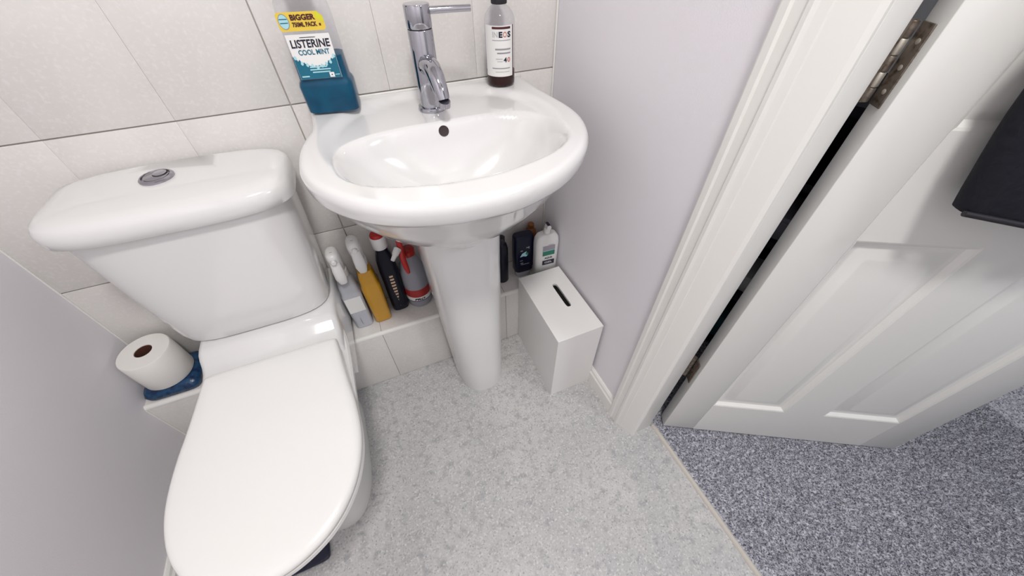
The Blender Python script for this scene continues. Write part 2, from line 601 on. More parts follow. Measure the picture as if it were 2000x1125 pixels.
# lid: softly domed
ll = [oz(0.004, 0.4225), oz(0.0, 0.426), oz(0.0, 0.433), oz(0.0025, 0.4375), oz(0.007, 0.4405), oz(0.015, 0.4425), oz(0.04, 0.4438), oz(0.09, 0.4448)]
V, F = loft_data(ll, True, False)
n = len(ll[0])
V.append((0, -0.49, 0.4455))
base = (len(ll) - 1) * n
for i in range(n):
    F.append((base + i, base + (i + 1) % n, len(V) - 1))
build('lid', V, F, 'seat_plastic', toilet, angle=60)
loft('seat', [oz(0.006, 0.402), oz(0.002, 0.405), oz(0.002, 0.416), oz(0.006, 0.4195)], 'seat_plastic', toilet)
for sx in (-0.075, 0.075):
    tube('hinge', [(sx - 0.022, -0.270, 0.4250), (sx + 0.022, -0.270, 0.4250)], 0.005, 'seat_plastic', toilet, n=14)
# pan: rim, bowl, waist and foot
def pan_loop(z, hw, y0, y1, e, n=56):
    cy, hy = (y0 + y1) / 2, (y0 - y1) / 2
    out = []
    for i in range(n):
        a = 2 * PI * i / n
        c, s = math.cos(a), math.sin(a)
        ee = e if s < 0 else 5.0
        x = hw * math.copysign(abs(c) ** (2 / ee), c)
        y = cy + hy * math.copysign(abs(s) ** (2 / ee), s)
        out.append((x, y, z))
    return out
pl = [pan_loop(0.0, 0.086, -0.155, -0.550, 2.6), pan_loop(0.03, 0.085, -0.155, -0.548, 2.6), pan_loop(0.09, 0.080, -0.155, -0.540, 2.5),
      pan_loop(0.17, 0.085, -0.155, -0.555, 2.4), pan_loop(0.24, 0.105, -0.15, -0.59, 2.3), pan_loop(0.30, 0.132, -0.148, -0.640, 2.25),
      pan_loop(0.35, 0.153, -0.146, -0.682, 2.2), pan_loop(0.385, 0.163, -0.146, -0.700, 2.2), pan_loop(0.397, 0.163, -0.146, -0.702, 2.2), pan_loop(0.401, 0.159, -0.15, -0.698, 2.2)]
loft('pan', pl, 'ceramic', toilet)
# raised rear deck that carries the cistern, sloping down to the seat hinge
prof = [(-0.015, 0.30), (-0.015, 0.449), (-0.02, 0.452), (-0.195, 0.452), (-0.206, 0.450), (-0.218, 0.443), (-0.232, 0.430), (-0.246, 0.4235), (-0.272, 0.4205), (-0.285, 0.417), (-0.290, 0.408), (-0.290, 0.30)]
dl = []
for hw, ins in ((-0.150, 0.012), (-0.1535, 0.004), (-0.1535, 0.0), (0.1535, 0.0), (0.1535, 0.004), (0.150, 0.012)):
    dl.append([(hw * (1.0 if y < -0.2 else 1.03), y, z - ins if z > 0.4 else z) for y, z in prof])
xs = [-0.1535, -0.150, -0.140, 0.140, 0.150, 0.1535]
dz = [0.016, 0.005, 0.0, 0.0, 0.005, 0.016]
dl = [[(x, y, z - d if z > 0.4 else z) for y, z in prof] for x, d in zip(xs, dz)]
loft('rear_deck', dl, 'ceramic', toilet, angle=50)

def cis_loop(z, hw, yf, yb=-0.012, e=5, n=64):
    cy, hy = (yf + yb) / 2, (yb - yf) / 2
    out = []
    for i in range(n):
        a = 2 * PI * i / n
        c, s = math.cos(a), math.sin(a)
        ee = 3.6 if s < 0 else 6.5
        out.append((hw * math.copysign(abs(c) ** (2 / ee), c), cy + hy * math.copysign(abs(s) ** (2 / ee), s), z))
    return out
cist = loft('cistern', [cis_loop(0.4525, 0.155, -0.180), cis_loop(0.458, 0.162, -0.186), cis_loop(0.48, 0.168, -0.189), cis_loop(0.56, 0.175, -0.190), cis_loop(0.66, 0.183, -0.191), cis_loop(0.758, 0.189, -0.192)], 'ceramic', toilet)
cl = [(0.757, 0.190, -0.197), (0.7555, 0.196, -0.203), (0.758, 0.2035, -0.206), (0.774, 0.2045, -0.208), (0.785, 0.203, -0.206), (0.793, 0.199, -0.201), (0.799, 0.190, -0.190), (0.8015, 0.170, -0.174), (0.8035, 0.14, -0.15), (0.8045, 0.08, -0.12)]
loft('cistern_lid', [cis_loop(z, hw, yf) for z, hw, yf in cl], 'ceramic', toilet, angle=60)
for ch in toilet.children:
    if ch.name.startswith('cistern'):
        ch.location.x = -0.016
fb = lathe('flush_button', [(0.0285, 0), (0.0285, 0.003), (0.026, 0.0055), (0.0235, 0.006), (0.0225, 0.003), (0.022, 0.003)], 'brushed_steel', toilet, n=40, cap1=True)
fb.location = (-0.036, -0.081, 0.8042)
b1 = lathe('button_face', [(0.0205, 0.002), (0.0205, 0.0052), (0.0195, 0.006)], 'brushed_steel', fb, n=36)
b2 = lathe('half_flush', [(0.0112, 0.004), (0.0112, 0.0078), (0.010, 0.0086)], 'chrome', fb, n=28)
b2.location = (0.007, 0.004, 0)
b3 = lathe('gap_ring', [(0.0125, 0.0055), (0.0125, 0.0063), (0.0118, 0.0064)], 'dark', fb, n=28)
b3.location = (0.007, 0.004, 0)

# ------------------------------------------------------------------ basin
BX = -0.347
ZR = 0.866
basin = thing('basin', 'white oval ceramic wash basin fixed to the tiled wall', 'basin', (BX, 0, 0))
OUT_R = [(-0.001, 0.200), (-0.001, 0.249), (-0.006, 0.2535), (-0.05, 0.254), (-0.10, 0.2555), (-0.16, 0.262), (-0.21, 0.267), (-0.25, 0.2672), (-0.29, 0.2615), (-0.33, 0.248), (-0.366, 0.229),
         (-0.402, 0.200), (-0.434, 0.163), (-0.460, 0.121), (-0.479, 0.072), (-0.488, 0.030)]
OUT_L = [(-0.001, 0.200), (-0.001, 0.234), (-0.006, 0.2385), (-0.05, 0.237), (-0.10, 0.237), (-0.135, 0.242), (-0.17, 0.252), (-0.21, 0.2615), (-0.25, 0.2645), (-0.29, 0.2625), (-0.33, 0.252), (-0.37, 0.233),
         (-0.41, 0.202), (-0.442, 0.165), (-0.466, 0.120), (-0.482, 0.066), (-0.488, 0.018)]
pts = [(hw, y, 0) for y, hw in OUT_R] + [(-hw, y, 0) for y, hw in OUT_L[::-1]]
cm = catmull(pts, 5, closed=False)
# close the back edge along the wall
back = [Vector((-0.200 + 0.4 * i / 12, -0.001, 0)) for i in range(1, 12)]
OUTL = [(p.x, min(p.y, -0.001)) for p in cm] + [(p.x, p.y) for p in back]
BC = (0.0, -0.25)
def sstep(a, b, x):
    t = max(0.0, min(1.0, (x - a) / (b - a)))
    return t * t * (3 - 2 * t)
def basin_z(x, y):
    dy = (y + 0.213)
    b = 0.214 if dy < 0 else 0.205
    s = ((abs(x) / 0.222) ** 2.1 + (abs(dy) / b) ** 2.1) ** (1 / 2.1)
    z = ZR - 0.011 * (1 - sstep(0.90, 1.04, s))
    ey = y + 0.296 - 0.026 * min(1.0, (x / 0.2) ** 2) * sstep(-0.33, -0.20, y)
    bb = 0.129 if ey < 0 else 0.124
    sb = ((abs(x) / 0.211) ** 2.3 + (abs(ey) / bb) ** 2.3) ** (1 / 2.3)
    if sb < 1:
        q = (1 - sb ** 2.6)
        soft = sstep(0, 0.14, 1 - sb)
        z -= 0.128 * q * (0.55 + 0.45 * soft)
    return z
loops = []
NR = 64
for i in range(NR + 1):
    t = 1 - i / (NR + 0.5)
    lp = []
    for ox, oy in OUTL:
        x, y = BC[0] + (ox - BC[0]) * t, BC[1] + (oy - BC[1]) * t
        z = basin_z(x, y)
        e = (1 - t) * 0.26
        if oy < -0.005 and e < 0.014:
            z -= 0.012 * (1 - math.sqrt(max(0, 1 - (1 - e / 0.014) ** 2)))
        lp.append((x, y, z))
    loops.append(lp)
under = []
for z, sx, sy in ((0.628, 0.38, 0.62), (0.655, 0.48, 0.68), (0.690, 0.635, 0.76), (0.725, 0.765, 0.83), (0.765, 0.870, 0.89), (0.800, 0.935, 0.93), (0.815, 0.962, 0.955), (0.8225, 0.972, 0.968), (0.826, 0.988, 0.988), (0.833, 0.998, 0.998), (0.848, 1.0, 1.0)):
    under.append([(ox * sx, oy * sy if oy < -0.002 else oy, z) for ox, oy in OUTL])
loft('bowl', under + loops, 'ceramic', basin, angle=70)
oy_, oz_ = -0.1805, basin_z(0, -0.1805)
nrm = Vector((0, -(basin_z(0, -0.1785) - basin_z(0, -0.1825)) / 0.004, 1)).normalized()
ov = lathe('overflow_hole', [(0.0105, -0.006), (0.0105, 0.0004), (0.0100, 0.0010), (0.0086, 0.0008), (0.0030, 0.0006)], 'overflow_dark', basin, n=28)  # filled disc, no opening: the shade inside the overflow is its dark colour
ov.rotation_euler = nrm.to_track_quat('Z', 'Y').to_euler()
ov.location = (0.004, oy_, oz_)
wz = basin_z(0, -0.30)
ws = lathe('waste', [(0.031, -0.004), (0.031, 0.001), (0.027, 0.003), (0.02, 0.0045), (0.004, 0.006)], 'chrome', basin, n=32)
ws.location = (0, -0.30, wz)
# tap hole cap and fixing seam bead to the wall
box('sealant_bead', (-0.24, -0.004, ZR - 0.001), (0.24, 0.0, ZR + 0.004), 'sealant', basin, bevel=0.0015)

def u_loop(z, hw, yf, yb, n=20):
    r = hw
    pts = [(BX + hw, yb, z)]
    m_ = 28
    depth = yb - yf
    for i in range(m_ + 1):
        a = PI * i / m_
        c, s = math.cos(a), math.sin(a)
        e = 2.7
        pts.append((BX + hw * math.copysign(abs(c) ** (2 / e), c), yb - 0.03 - (depth - 0.03) * (abs(s) ** (2 / e)), z))
    pts.append((BX - hw, yb, z))
    return pts
PB = LEDGE_Y - 0.003
pedestal = tag(loft('basin_pedestal', [u_loop(0.0, 0.078, -0.316, PB), u_loop(0.012, 0.079, -0.318, PB), u_loop(0.10, 0.082, -0.312, PB), u_loop(0.25, 0.090, -0.302, PB),
                                       u_loop(0.40, 0.097, -0.293, PB), u_loop(0.52, 0.101, -0.288, PB), u_loop(0.6275, 0.104, -0.290, PB)], 'ceramic', angle=60),
               'white ceramic pedestal column under the wash basin', 'pedestal')

# ------------------------------------------------------------------ tap
tz = basin_z(0.004, -0.10)
tap = thing('mixer_tap', 'chrome single lever mixer tap on the basin', 'tap', (-0.343, -0.10, tz - 0.0005))
lathe('base_ring', [(0.029, 0), (0.0295, 0.004), (0.028, 0.0085), (0.0235, 0.0095)], 'chrome', tap, n=40)
lathe('body', [(0.0235, 0.009), (0.0235, 0.141), (0.0228, 0.1425)], 'chrome', tap, n=40)
lathe('seam_ring', [(0.0222, 0.1425), (0.0222, 0.1445)], 'dark', tap, n=40)
lathe('cap', [(0.0230, 0.1445), (0.0238, 0.146), (0.0238, 0.178), (0.0225, 0.180), (0.0, 0.1805)], 'chrome', tap, n=40)
tube('lever', [(0.018, -0.004, 0.169), (0.05, -0.010, 0.1695), (0.096, -0.018, 0.1695)], [0.0062, 0.0058, 0.0054], 'chrome', tap, n=14)
sp = tube('spout', [(0.0, -0.008, 0.080), (0.001, -0.022, 0.0895), (0.003, -0.042, 0.0865), (0.005, -0.062, 0.073), (0.0065, -0.075, 0.056), (0.0075, -0.081, 0.042)],
          [0.0178, 0.0180, 0.0172, 0.0158, 0.0142, 0.0128], 'chrome', tap, n=24)
ae = lathe('aerator', [(0.0112, 0.010), (0.0112, 0.0), (0.0085, -0.001), (0.008, 0.002)], 'brushed_steel', sp, n=24)
ae.location = (0.0082, -0.0838, 0.032)
ae.rotation_euler = (0.25, 0.05, 0)

# ------------------------------------------------------------------ mouthwash bottle
mw = thing('mouthwash_bottle', 'large mouthwash bottle with teal liquid standing on the basin corner', 'bottle', (-0.531, -0.047, ZR + 0.0006), -0.17)
def rsec(hx, hy, z, e=5, n=48):
    return sloop(0, 0, hx, hy, z, n, e)
secs = [(0.000, 0.046, 0.028), (0.004, 0.0495, 0.032), (0.050, 0.0505, 0.033), (0.056, 0.0485, 0.031), (0.060, 0.0455, 0.0285), (0.105, 0.0445, 0.028), (0.158, 0.0435, 0.0275), (0.178, 0.041, 0.026), (0.196, 0.031, 0.023), (0.204, 0.019, 0.0185), (0.214, 0.018, 0.018)]
loft('body', [rsec(hx, hy, z, 5 if z < 0.19 else 2.6) for z, hx, hy in secs], 'clear_plastic', mw, cap1=False)
lq = [(z, hx - 0.0012, hy - 0.0012) for z, hx, hy in secs if z < 0.061] + [(0.098, 0.0434, 0.0268), (0.0985, 0.042, 0.0255)]
lq[0] = (0.0015, 0.045, 0.0275)
loft('liquid', [rsec(hx, hy, z) for z, hx, hy in lq], 'teal_liquid', mw)
lathe('cap', [(0.021, 0.207), (0.0215, 0.209), (0.0215, 0.246), (0.019, 0.249)], 'dark', mw, n=28)
fp = flat_place(-0.001, -0.0306, 0.1005)
lab = strip('label', -0.0365, 0.0365, -0.036, 0.034, 'label_white', mw, fp(0))
zig = []
random.seed(9)
for i in range(25):
    t = i / 24
    x = -0.0362 + 0.0724 * t
    zig.append((x, 0.002 - 0.018 * math.sin(PI * t) ** 0.8 + (0.0022 if i % 2 else -0.0014) + random.uniform(-.001, .001)))
for i in range(24):
    patch('wave_print', [(zig[i][0], -0.0358), (zig[i + 1][0], -0.0358), zig[i + 1], zig[i]], 'label_teal', lab, fp(0.0003))
for i in range(9):
    x = -0.033 + i * 0.0082
    zt = interp(zig, x) + 0.0012
    patch('splash_print', [(x - 0.0026, zt - 0.003), (x, zt - 0.0055), (x + 0.0026, zt - 0.003), (x + 0.0012, zt + 0.0012), (x - 0.0012, zt + 0.0012)], 'label_aqua', lab, fp(0.00045))
strip('small_print', -0.014, 0.012, 0.0288, 0.0298, 'ink', lab, fp(0.0003), 1)
lettering('LISTERINE', 0.0168, 'ink', lab, (lambda f: (lambda a, b: f(a, b + 0.0195)))(fp(0.0004)), 0.00045, width=0.066, shear=0.08)
lettering('COOL MINT', 0.0112, 'label_teal', lab, (lambda f: (lambda a, b: f(a + 0.002, b + 0.0065)))(fp(0.0004)), 0.0003, width=0.053)
for i, (x0, x1) in enumerate(((-0.014, 0.016), (-0.015, 0.021), (-0.012, 0.019))):
    strip('small_print', x0, x1, -0.0175 - i * 0.0042, -0.0155 - i * 0.0042, 'label_aqua', lab, fp(0.0005), 1)
strip('small_print', 0.016, 0.0245, -0.0345, -0.0265, 'label_white', lab, fp(0.0005), 1)
strip('small_print', 0.0192, 0.0212, -0.0315, -0.0295, 'ink', lab, fp(0.0007), 1)
strip('small_print', 0.026, 0.034, -0.0312, -0.0300, 'label_aqua', lab, fp(0.0005), 1)
strip('small_print', -0.033, -0.020, -0.0322, -0.0300, 'label_aqua', lab, fp(0.0005), 1)
yp = flat_place(-0.004, -0.0300, 0.1525)
ylab = patch('promo_label', [(-0.037, -0.010), (-0.034, -0.0135), (0.034, -0.0135), (0.038, -0.010), (0.038, 0.006), (0.030, 0.0135), (-0.033, 0.0135), (-0.037, 0.010)], 'label_yellow', mw, yp(0))
patch('corner_print', [(0.0255, 0.0128), (0.0295, 0.0128), (0.0372, 0.006), (0.0372, -0.003), (0.026, 0.003)], 'label_lime', ylab, yp(0.0003))
patch('badge', [(-0.0265 + 0.0085 * math.cos(a), 0.0005 + 0.0112 * math.sin(a)) for a in [2 * PI * i / 20 for i in range(20)]], 'ink_grey', ylab, yp(0.0003))
patch('badge', [(-0.0265 + 0.0074 * math.cos(a), 0.0005 + 0.0100 * math.sin(a)) for a in [2 * PI * i / 20 for i in range(20)]], 'label_aqua', ylab, yp(0.0005))
for dy in (-0.002, 0.0035):
    strip('badge_line', -0.0328, -0.0202, dy, dy + 0.0013, 'label_teal', ylab, yp(0.0007), 1)
lettering('BIGGER', 0.0105, 'ink_maroon', ylab, (lambda f: (lambda a, b: f(a + 0.0045, b + 0.0055)))(yp(0.0005)), 0.0005, width=0.040)
lettering('750ML PACK', 0.0085, 'ink_maroon', ylab, (lambda f: (lambda a, b: f(a + 0.005, b - 0.0045)))(yp(0.0005)), 0.0004, width=0.040)
strip('small_print', 0.0285, 0.0315, -0.0070, -0.0035, 'ink_maroon', ylab, yp(0.0005), 1)

# ------------------------------------------------------------------ sanitiser bottle
sb_ = thing('sanitiser_bottle', 'slim clear bottle with white label and a little dark amber liquid on the basin', 'bottle', (-0.163, -0.046, ZR + 0.0006), -0.33)
R = 0.0325
lathe('body', [(0.029, 0), (R - 0.001, 0.003), (R, 0.007), (R, 0.122), (R - 0.003, 0.132), (0.022, 0.142), (0.0135, 0.148), (0.0125, 0.158)], 'clear_plastic', sb_, cap1=False)
lathe('liquid', [(0.028, 0.001), (R - 0.002, 0.004), (R - 0.0012, 0.008), (R - 0.0012, 0.030), (R - 0.004, 0.0305)], 'amber_liquid', sb_)
lathe('collar', [(0.0155, 0.149), (0.0165, 0.150), (0.0165, 0.156), (0.0155, 0.157)], 'dark', sb_, n=28)
lathe('cap', [(0.0145, 0.157), (0.015, 0.158), (0.015, 0.175), (0.006, 0.179), (0.005, 0.196)], 'white_plastic', sb_, n=28)
tube('nozzle', [(0, 0.006, 0.198), (0, -0.01, 0.199), (0, -0.035, 0.195)], [0.0075, 0.007, 0.0045], 'white_plastic', sb_, n=14)
cp = cyl_place(R + 0.0004, 0.0705)
HWL = 0.0325
lab = strip('label', -HWL - 0.006, HWL - 0.004, -0.0475, 0.0465, 'label_white', sb_, cp(0), 20)
strip('edge_print', HWL - 0.004, HWL - 0.001, -0.0475, 0.0465, 'ink_maroon', lab, cp(0.0), 2)
strip('bar_print', -0.018, 0.0225, 0.0405, 0.0445, 'ink_maroon', lab, cp(0.0003), 8)
def cyl_text(s, size, m, ax, az, width, off=0.0003):
    f = cp(0.0004)
    return lettering(s, size, m, lab, lambda a, b: f(a + ax, b + az), off, width)
cyl_text('IN', 0.0135, 'ink_pale', -0.0115, 0.0305, 0.0115)
cyl_text('E', 0.0135, 'ink', 0.0, 0.0305, 0.0078, 0.0007)
cyl_text('O', 0.0135, 'ink_salmon', 0.0095, 0.0305, 0.0088)
cyl_text('S', 0.0135, 'ink', 0.0190, 0.0305, 0.0078, 0.0006)
strip('small_print', -0.018, 0.0225, 0.0205, 0.0215, 'ink_grey', lab, cp(0.0004), 8)
strip('small_print', -0.012, 0.0225, 0.0035, 0.0062, 'ink_grey', lab, cp(0.0004), 8)
strip('small_print', -0.008, 0.0220, -0.0035, -0.0010, 'ink_grey', lab, cp(0.0004), 8)
cyl_text('4', 0.0125, 'ink', 0.0095, -0.0155, 0.0075, 0.0004)
cyl_text('0', 0.0125, 'ink_salmon', 0.0178, -0.0155, 0.0072, 0.0004)
strip('small_print', -0.011, 0.0035, -0.0140, -0.0122, 'ink_pale', lab, cp(0.0004), 4)
strip('small_print', -0.008, 0.0035, -0.0185, -0.0170, 'ink_pale', lab, cp(0.0004), 4)
strip('small_print', -0.020, 0.0205, -0.0320, -0.0302, 'ink_grey', lab, cp(0.0004), 8)
strip('small_print', -0.013, 0.0190, -0.0385, -0.0372, 'ink_pale', lab, cp(0.0004), 8)

# ------------------------------------------------------------------ bottles on the ledge
LZ = LEDGE_Z + 0.0006
def spray(name, label, loc, rz, liquid_mat, body_mat, level, hgt):
    t = thing(name, label, 'spray bottle', loc, rz)
    S = [(0.0, 0.0240, 0.030), (0.003, 0.0265, 0.033), (0.10, 0.0280, 0.034), (0.135, 0.0280, 0.033), (0.142, 0.0250, 0.030), (0.150, 0.0250, 0.030), (0.170, 0.0235, 0.028), (0.190, 0.0185, 0.019), (0.200, 0.0135, 0.0135), (0.210, 0.0135, 0.0135)]
    k = hgt / 0.21
    loft('body', [sloop(0, 0, hx, hy, z * k, 40, 4.5 if z < 0.18 else 2.3) for z, hx, hy in S], body_mat, t, cap1=False)
    L = [(z, hx - 0.001, hy - 0.001) for z, hx, hy in S if z * k < level]
    L[0] = (0.0012 / k, 0.0230, 0.029)
    last = interp([(q[0] * k, q[1]) for q in S], level) - 0.001, interp([(q[0] * k, q[2]) for q in S], level) - 0.001
    loft('liquid', [sloop(0, 0, hx, hy, z * k, 40, 4.5) for z, hx, hy in L] + [sloop(0, 0, last[0], last[1], level, 40, 4.5)], liquid_mat, t)
    col = lathe('collar', [(0.0160, hgt - 0.014), (0.0172, hgt - 0.012), (0.0172, hgt + 0.008), (0.014, hgt + 0.011)], 'white_plastic', t, n=24)
    z0 = hgt + 0.008
    sec = [(0.0, 0.0140, 0.0, 0.014), (0.014, 0.0155, -0.004, 0.0180), (0.034, 0.0175, -0.009, 0.0235), (0.056, 0.0178, -0.013, 0.0270), (0.068, 0.0165, -0.015, 0.0270), (0.075, 0.0135, -0.016, 0.0230), (0.078, 0.0080, -0.016, 0.0160)]
    hd = loft('spray_head', [sloop(0, cy, hx, hy, z0 + z, 28, 2.6) for z, hx, cy, hy in sec], 'white_plastic', t, angle=60)
    tube('trigger', [(0, -0.034, z0 + 0.050), (0, -0.041, z0 + 0.028), (0, -0.043, z0 + 0.004), (0, -0.038, z0 - 0.018)], [0.012, 0.0140, 0.0145, 0.010], 'white_plastic', t, n=16, squash=0.55)
    nz = lathe('nozzle', [(0.0070, 0), (0.0070, 0.007), (0.0050, 0.009)], 'white_plastic', hd, n=16)
    nz.rotation_euler = (PI / 2, 0, 0)
    nz.location = (0, -0.040, z0 + 0.060)
    slot = box('nozzle_slot', (-0.0032, -0.0030, -0.0007), (0.0032, 0.0030, 0.0007), 'dark', hd)
    slot.location = (0.001, -0.026, z0 + 0.0770)
    slot.rotation_euler = (0.15, 0, 0)
    return t
spray('spray_bottle', 'clear spray bottle with white trigger and pale label beside the cistern', (-0.6595, -0.066, LZ), 0.03, 'clear_liquid', 'cloudy_plastic', 0.125, 0.212)
y2 = spray('spray_bottle', 'spray bottle of yellow liquid with white trigger on the ledge', (-0.602, -0.066, LZ), 0.04, 'yellow_liquid', 'clear_plastic', 0.204, 0.232)
# printed white label on the clear spray
for o in list(bpy.data.objects):
    if o.name == 'spray_bottle':
        fpl = flat_place(0, -0.0346, 0.105)
        strip('label', -0.0225, 0.0225, -0.03, 0.030, 'label_white', o, fpl(0), 1)
        for i in range(5):
            strip('small_print', -0.004, -0.0015, -0.062 - i * 0.006, -0.059 - i * 0.006, 'ink_grey', o, fpl(0.0), 1)

# dark bottle with red cap
db = thing('cleaner_bottle', 'dark navy bottle with round red cap and pale ribbed label', 'bottle', (-0.5405, -0.050, LZ), 0.05)
S = [(0.0, 0.0225, 0.021), (0.004, 0.0255, 0.0245), (0.03, 0.0265, 0.0255), (0.12, 0.0255, 0.0245), (0.165, 0.0265, 0.025), (0.200, 0.0250, 0.0235), (0.222, 0.0205, 0.020), (0.236, 0.0165, 0.0165), (0.250, 0.0155, 0.0155)]
loft('body', [sloop(0, 0, hx, hy, z, 40, 3) for z, hx, hy in S], 'dark_bottle', db)
lathe('cap', [(0.0195, 0.248), (0.021, 0.250), (0.021, 0.282), (0.0195, 0.286)], 'white_plastic', db, n=32)
lathe('cap_top', [(0.0185, 0.2855), (0.0185, 0.291), (0.016, 0.2945), (0.008, 0.296)], 'red_plastic', db, n=32)
bp_ = cyl_place(0.0253, 0.085)
for i in range(11):
    hw = 0.0145 - 0.0035 * (i > 8) * (i - 8)
    strip('label_rib', -hw - 0.001, hw, -0.062 + i * 0.0125, -0.0550 + i * 0.0125, 'label_gold', db, bp_(0.0), 6)
tp_ = cyl_place(0.0140, 0.236)
strip('neck_label', -0.009, 0.008, -0.010, 0.008, 'label_orange', db, tp_(0.0006), 6)

# clear bottle with red trigger and red band
rb = thing('red_trigger_bottle', 'clear bottle with red trigger head and red label band beside the pedestal', 'spray bottle', (-0.474, -0.047, LZ), 0.0)
lathe('body', [(0.034, 0), (0.0390, 0.003), (0.0400, 0.01), (0.0400, 0.105), (0.038, 0.135), (0.030, 0.165), (0.021, 0.186), (0.0165, 0.194), (0.0165, 0.204)], 'clear_bottle_grey', rb, cap1=False)
lathe('liquid', [(0.033, 0.0012), (0.0365, 0.004), (0.0365, 0.028), (0.034, 0.0285)], 'clear_liquid', rb)
rp = cyl_place(0.0404, 0.0)
bl = strip('band_label', -0.055, 0.055, 0.046, 0.078, 'label_red', rb, rp(0), 24)
strip('band_edge', -0.055, 0.055, 0.028, 0.046, 'label_white', bl, rp(0), 24)
fz = rp(0.0005)
lettering('PRO', 0.012, 'ink', bl, lambda a, b: fz(a - 0.004, b + 0.0365), 0.0006, 0.034, shear=0.3)
strip('band_line', -0.055, 0.055, 0.028, 0.0305, 'ink', bl, rp(0.0003), 24)
lathe('collar', [(0.0195, 0.196), (0.0215, 0.198), (0.0215, 0.213), (0.017, 0.216)], 'red_plastic', rb, n=28)
lathe('pump_insert', [(0.0125, 0.216), (0.0125, 0.235), (0.008, 0.238), (0.008, 0.252)], 'clear_plastic', rb, n=20)
box('trigger_block', (-0.024, -0.034, 0.226), (-0.008, -0.006, 0.272), 'red_plastic', rb, bevel=0.004)
tube('trigger', [(-0.017, -0.030, 0.240), (-0.018, -0.044, 0.215), (-0.016, -0.050, 0.185), (-0.014, -0.048, 0.165)], [0.0075, 0.008, 0.0075, 0.005], 'red_plastic', rb, n=14, squash=0.7)
tube('bridge', [(-0.015, -0.015, 0.205), (-0.004, -0.016, 0.208)], 0.008, 'red_plastic', rb, n=12)
lathe('white_tip', [(0.006, 0.270), (0.006, 0.276), (0.004, 0.278)], 'white_plastic', rb, n=14).location = (-0.017, -0.018, 0)
nz = tube('nozzle', [(-0.024, -0.030, 0.246), (-0.034, -0.042, 0.240), (-0.038, -0.047, 0.2375), (-0.046, -0.057, 0.2325)], [0.0105, 0.0095, 0.0065, 0.0055], 'white_plastic', rb, n=16)

# navy bottle standing on its pale cap
nb = thing('shower_gel_bottle', 'dark navy flat shower gel bottle standing on its cap behind the white bin', 'bottle', (-0.112, -0.072, LZ), -0.05)
S = [(0.022, 0.027, 0.017), (0.028, 0.032, 0.0195), (0.10, 0.034, 0.0205), (0.165, 0.034, 0.0195), (0.172, 0.0325, 0.0175), (0.175, 0.030, 0.015)]
loft('body', [sloop(0, 0, hx, hy, z, 40, 4.5) for z, hx, hy in S], 'navy_gloss', nb)
loft('cap', [sloop(0, 0, hx, hy, z, 40, 3.5) for z, hx, hy in ((0, 0.024, 0.0155), (0.002, 0.026, 0.017), (0.018, 0.027, 0.0175), (0.022, 0.025, 0.016))], 'cloudy_plastic', nb)
np_ = flat_place(0, -0.0211, 0.10)
lf = patch('leaf_print', [(-0.018, -0.004), (-0.010, 0.010), (0.006, 0.017), (0.002, 0.006), (0.010, 0.0), (0.004, -0.006), (-0.006, -0.002)], 'label_aqua', nb, np_(0.0003))
patch('leaf_print', [(0.0, 0.008), (0.010, 0.012), (0.012, 0.002), (0.006, 0.001)], 'label_green', nb, np_(0.0005))
for (x0, x1, z0, z1) in ((-0.018, -0.008, -0.022, -0.019), (-0.014, 0.016, -0.040, -0.037), (-0.016, -0.006, -0.034, -0.030), (0.004, 0.013, 0.030, 0.034), (0.012, 0.015, 0.026, 0.036), (-0.016, -0.008, 0.020, 0.024)):
    strip('small_print', x0, x1, z0, z1, 'ink_grey', nb, np_(0.0003), 1)

# brown bottle behind, partly hidden
br = thing('brown_bottle', 'narrow brown bottle squeezed behind the white lotion bottle', 'bottle', (-0.064, -0.030, LZ), 0.0)
lathe('body', [(0.018, 0), (0.020, 0.003), (0.020, 0.135), (0.017, 0.148), (0.009, 0.156), (0.009, 0.160)], 'brown_plastic', br, n=28)
lathe('cap', [(0.0105, 0.158), (0.011, 0.160), (0.011, 0.172), (0.009, 0.174)], 'brown_plastic', br, n=24)

# dark slim bottle against the pedestal
ds = thing('black_bottle', 'slim black bottle in the shade behind the pedestal', 'bottle', (-0.188, -0.072, LZ), 0.0)
lathe('body', [(0.019, 0), (0.021, 0.003), (0.021, 0.14), (0.017, 0.158), (0.010, 0.165)], 'dark_bottle', ds, n=28)
lathe('cap', [(0.0115, 0.164), (0.012, 0.166), (0.012, 0.185), (0.010, 0.187)], 'dark', ds, n=24)

# white lotion bottle with green label
wl = thing('lotion_bottle', 'white lotion bottle with green and black label standing behind the white bin', 'bottle', (-0.0455, -0.108, LZ), -0.06)
S = [(0, 0.036, 0.019), (0.004, 0.0390, 0.0215), (0.15, 0.0405, 0.022), (0.168, 0.0385, 0.021), (0.180, 0.032, 0.018), (0.186, 0.022, 0.013)]
loft('body', [sloop(0, 0, hx, hy, z, 40, 3.6) for z, hx, hy in S], 'white_plastic', wl)
lathe('neck', [(0.0105, 0.184), (0.0105, 0.200), (0.009, 0.202)], 'white_plastic', wl, n=24)
tube('pump', [(0, 0.0, 0.200), (0, -0.001, 0.2105), (0, -0.016, 0.214)], [0.009, 0.0088, 0.0072], 'white_plastic', wl, n=16)
box('pump_top', (-0.0045, -0.014, 0.2195), (0.0045, 0.006, 0.2225), 'ink', wl, bevel=0.001)
wp = flat_place(0.002, -0.0226, 0.0)
for i, (z0, z1, m_) in enumerate(((0.128, 0.148, 'label_grey'), (0.1265, 0.1285, 'label_aqua'), (0.112, 0.1265, 'label_green'))):
    strip('label_block', -0.0215, 0.0205, z0 - 0.004, z1, m_, wl, wp(0.0002 + 0.0001 * i), 1)
strip('small_print', -0.004, 0.015, 0.1505, 0.1520, 'ink_pale', wl, wp(0.0003), 1)
wpf = wp(0.0004)
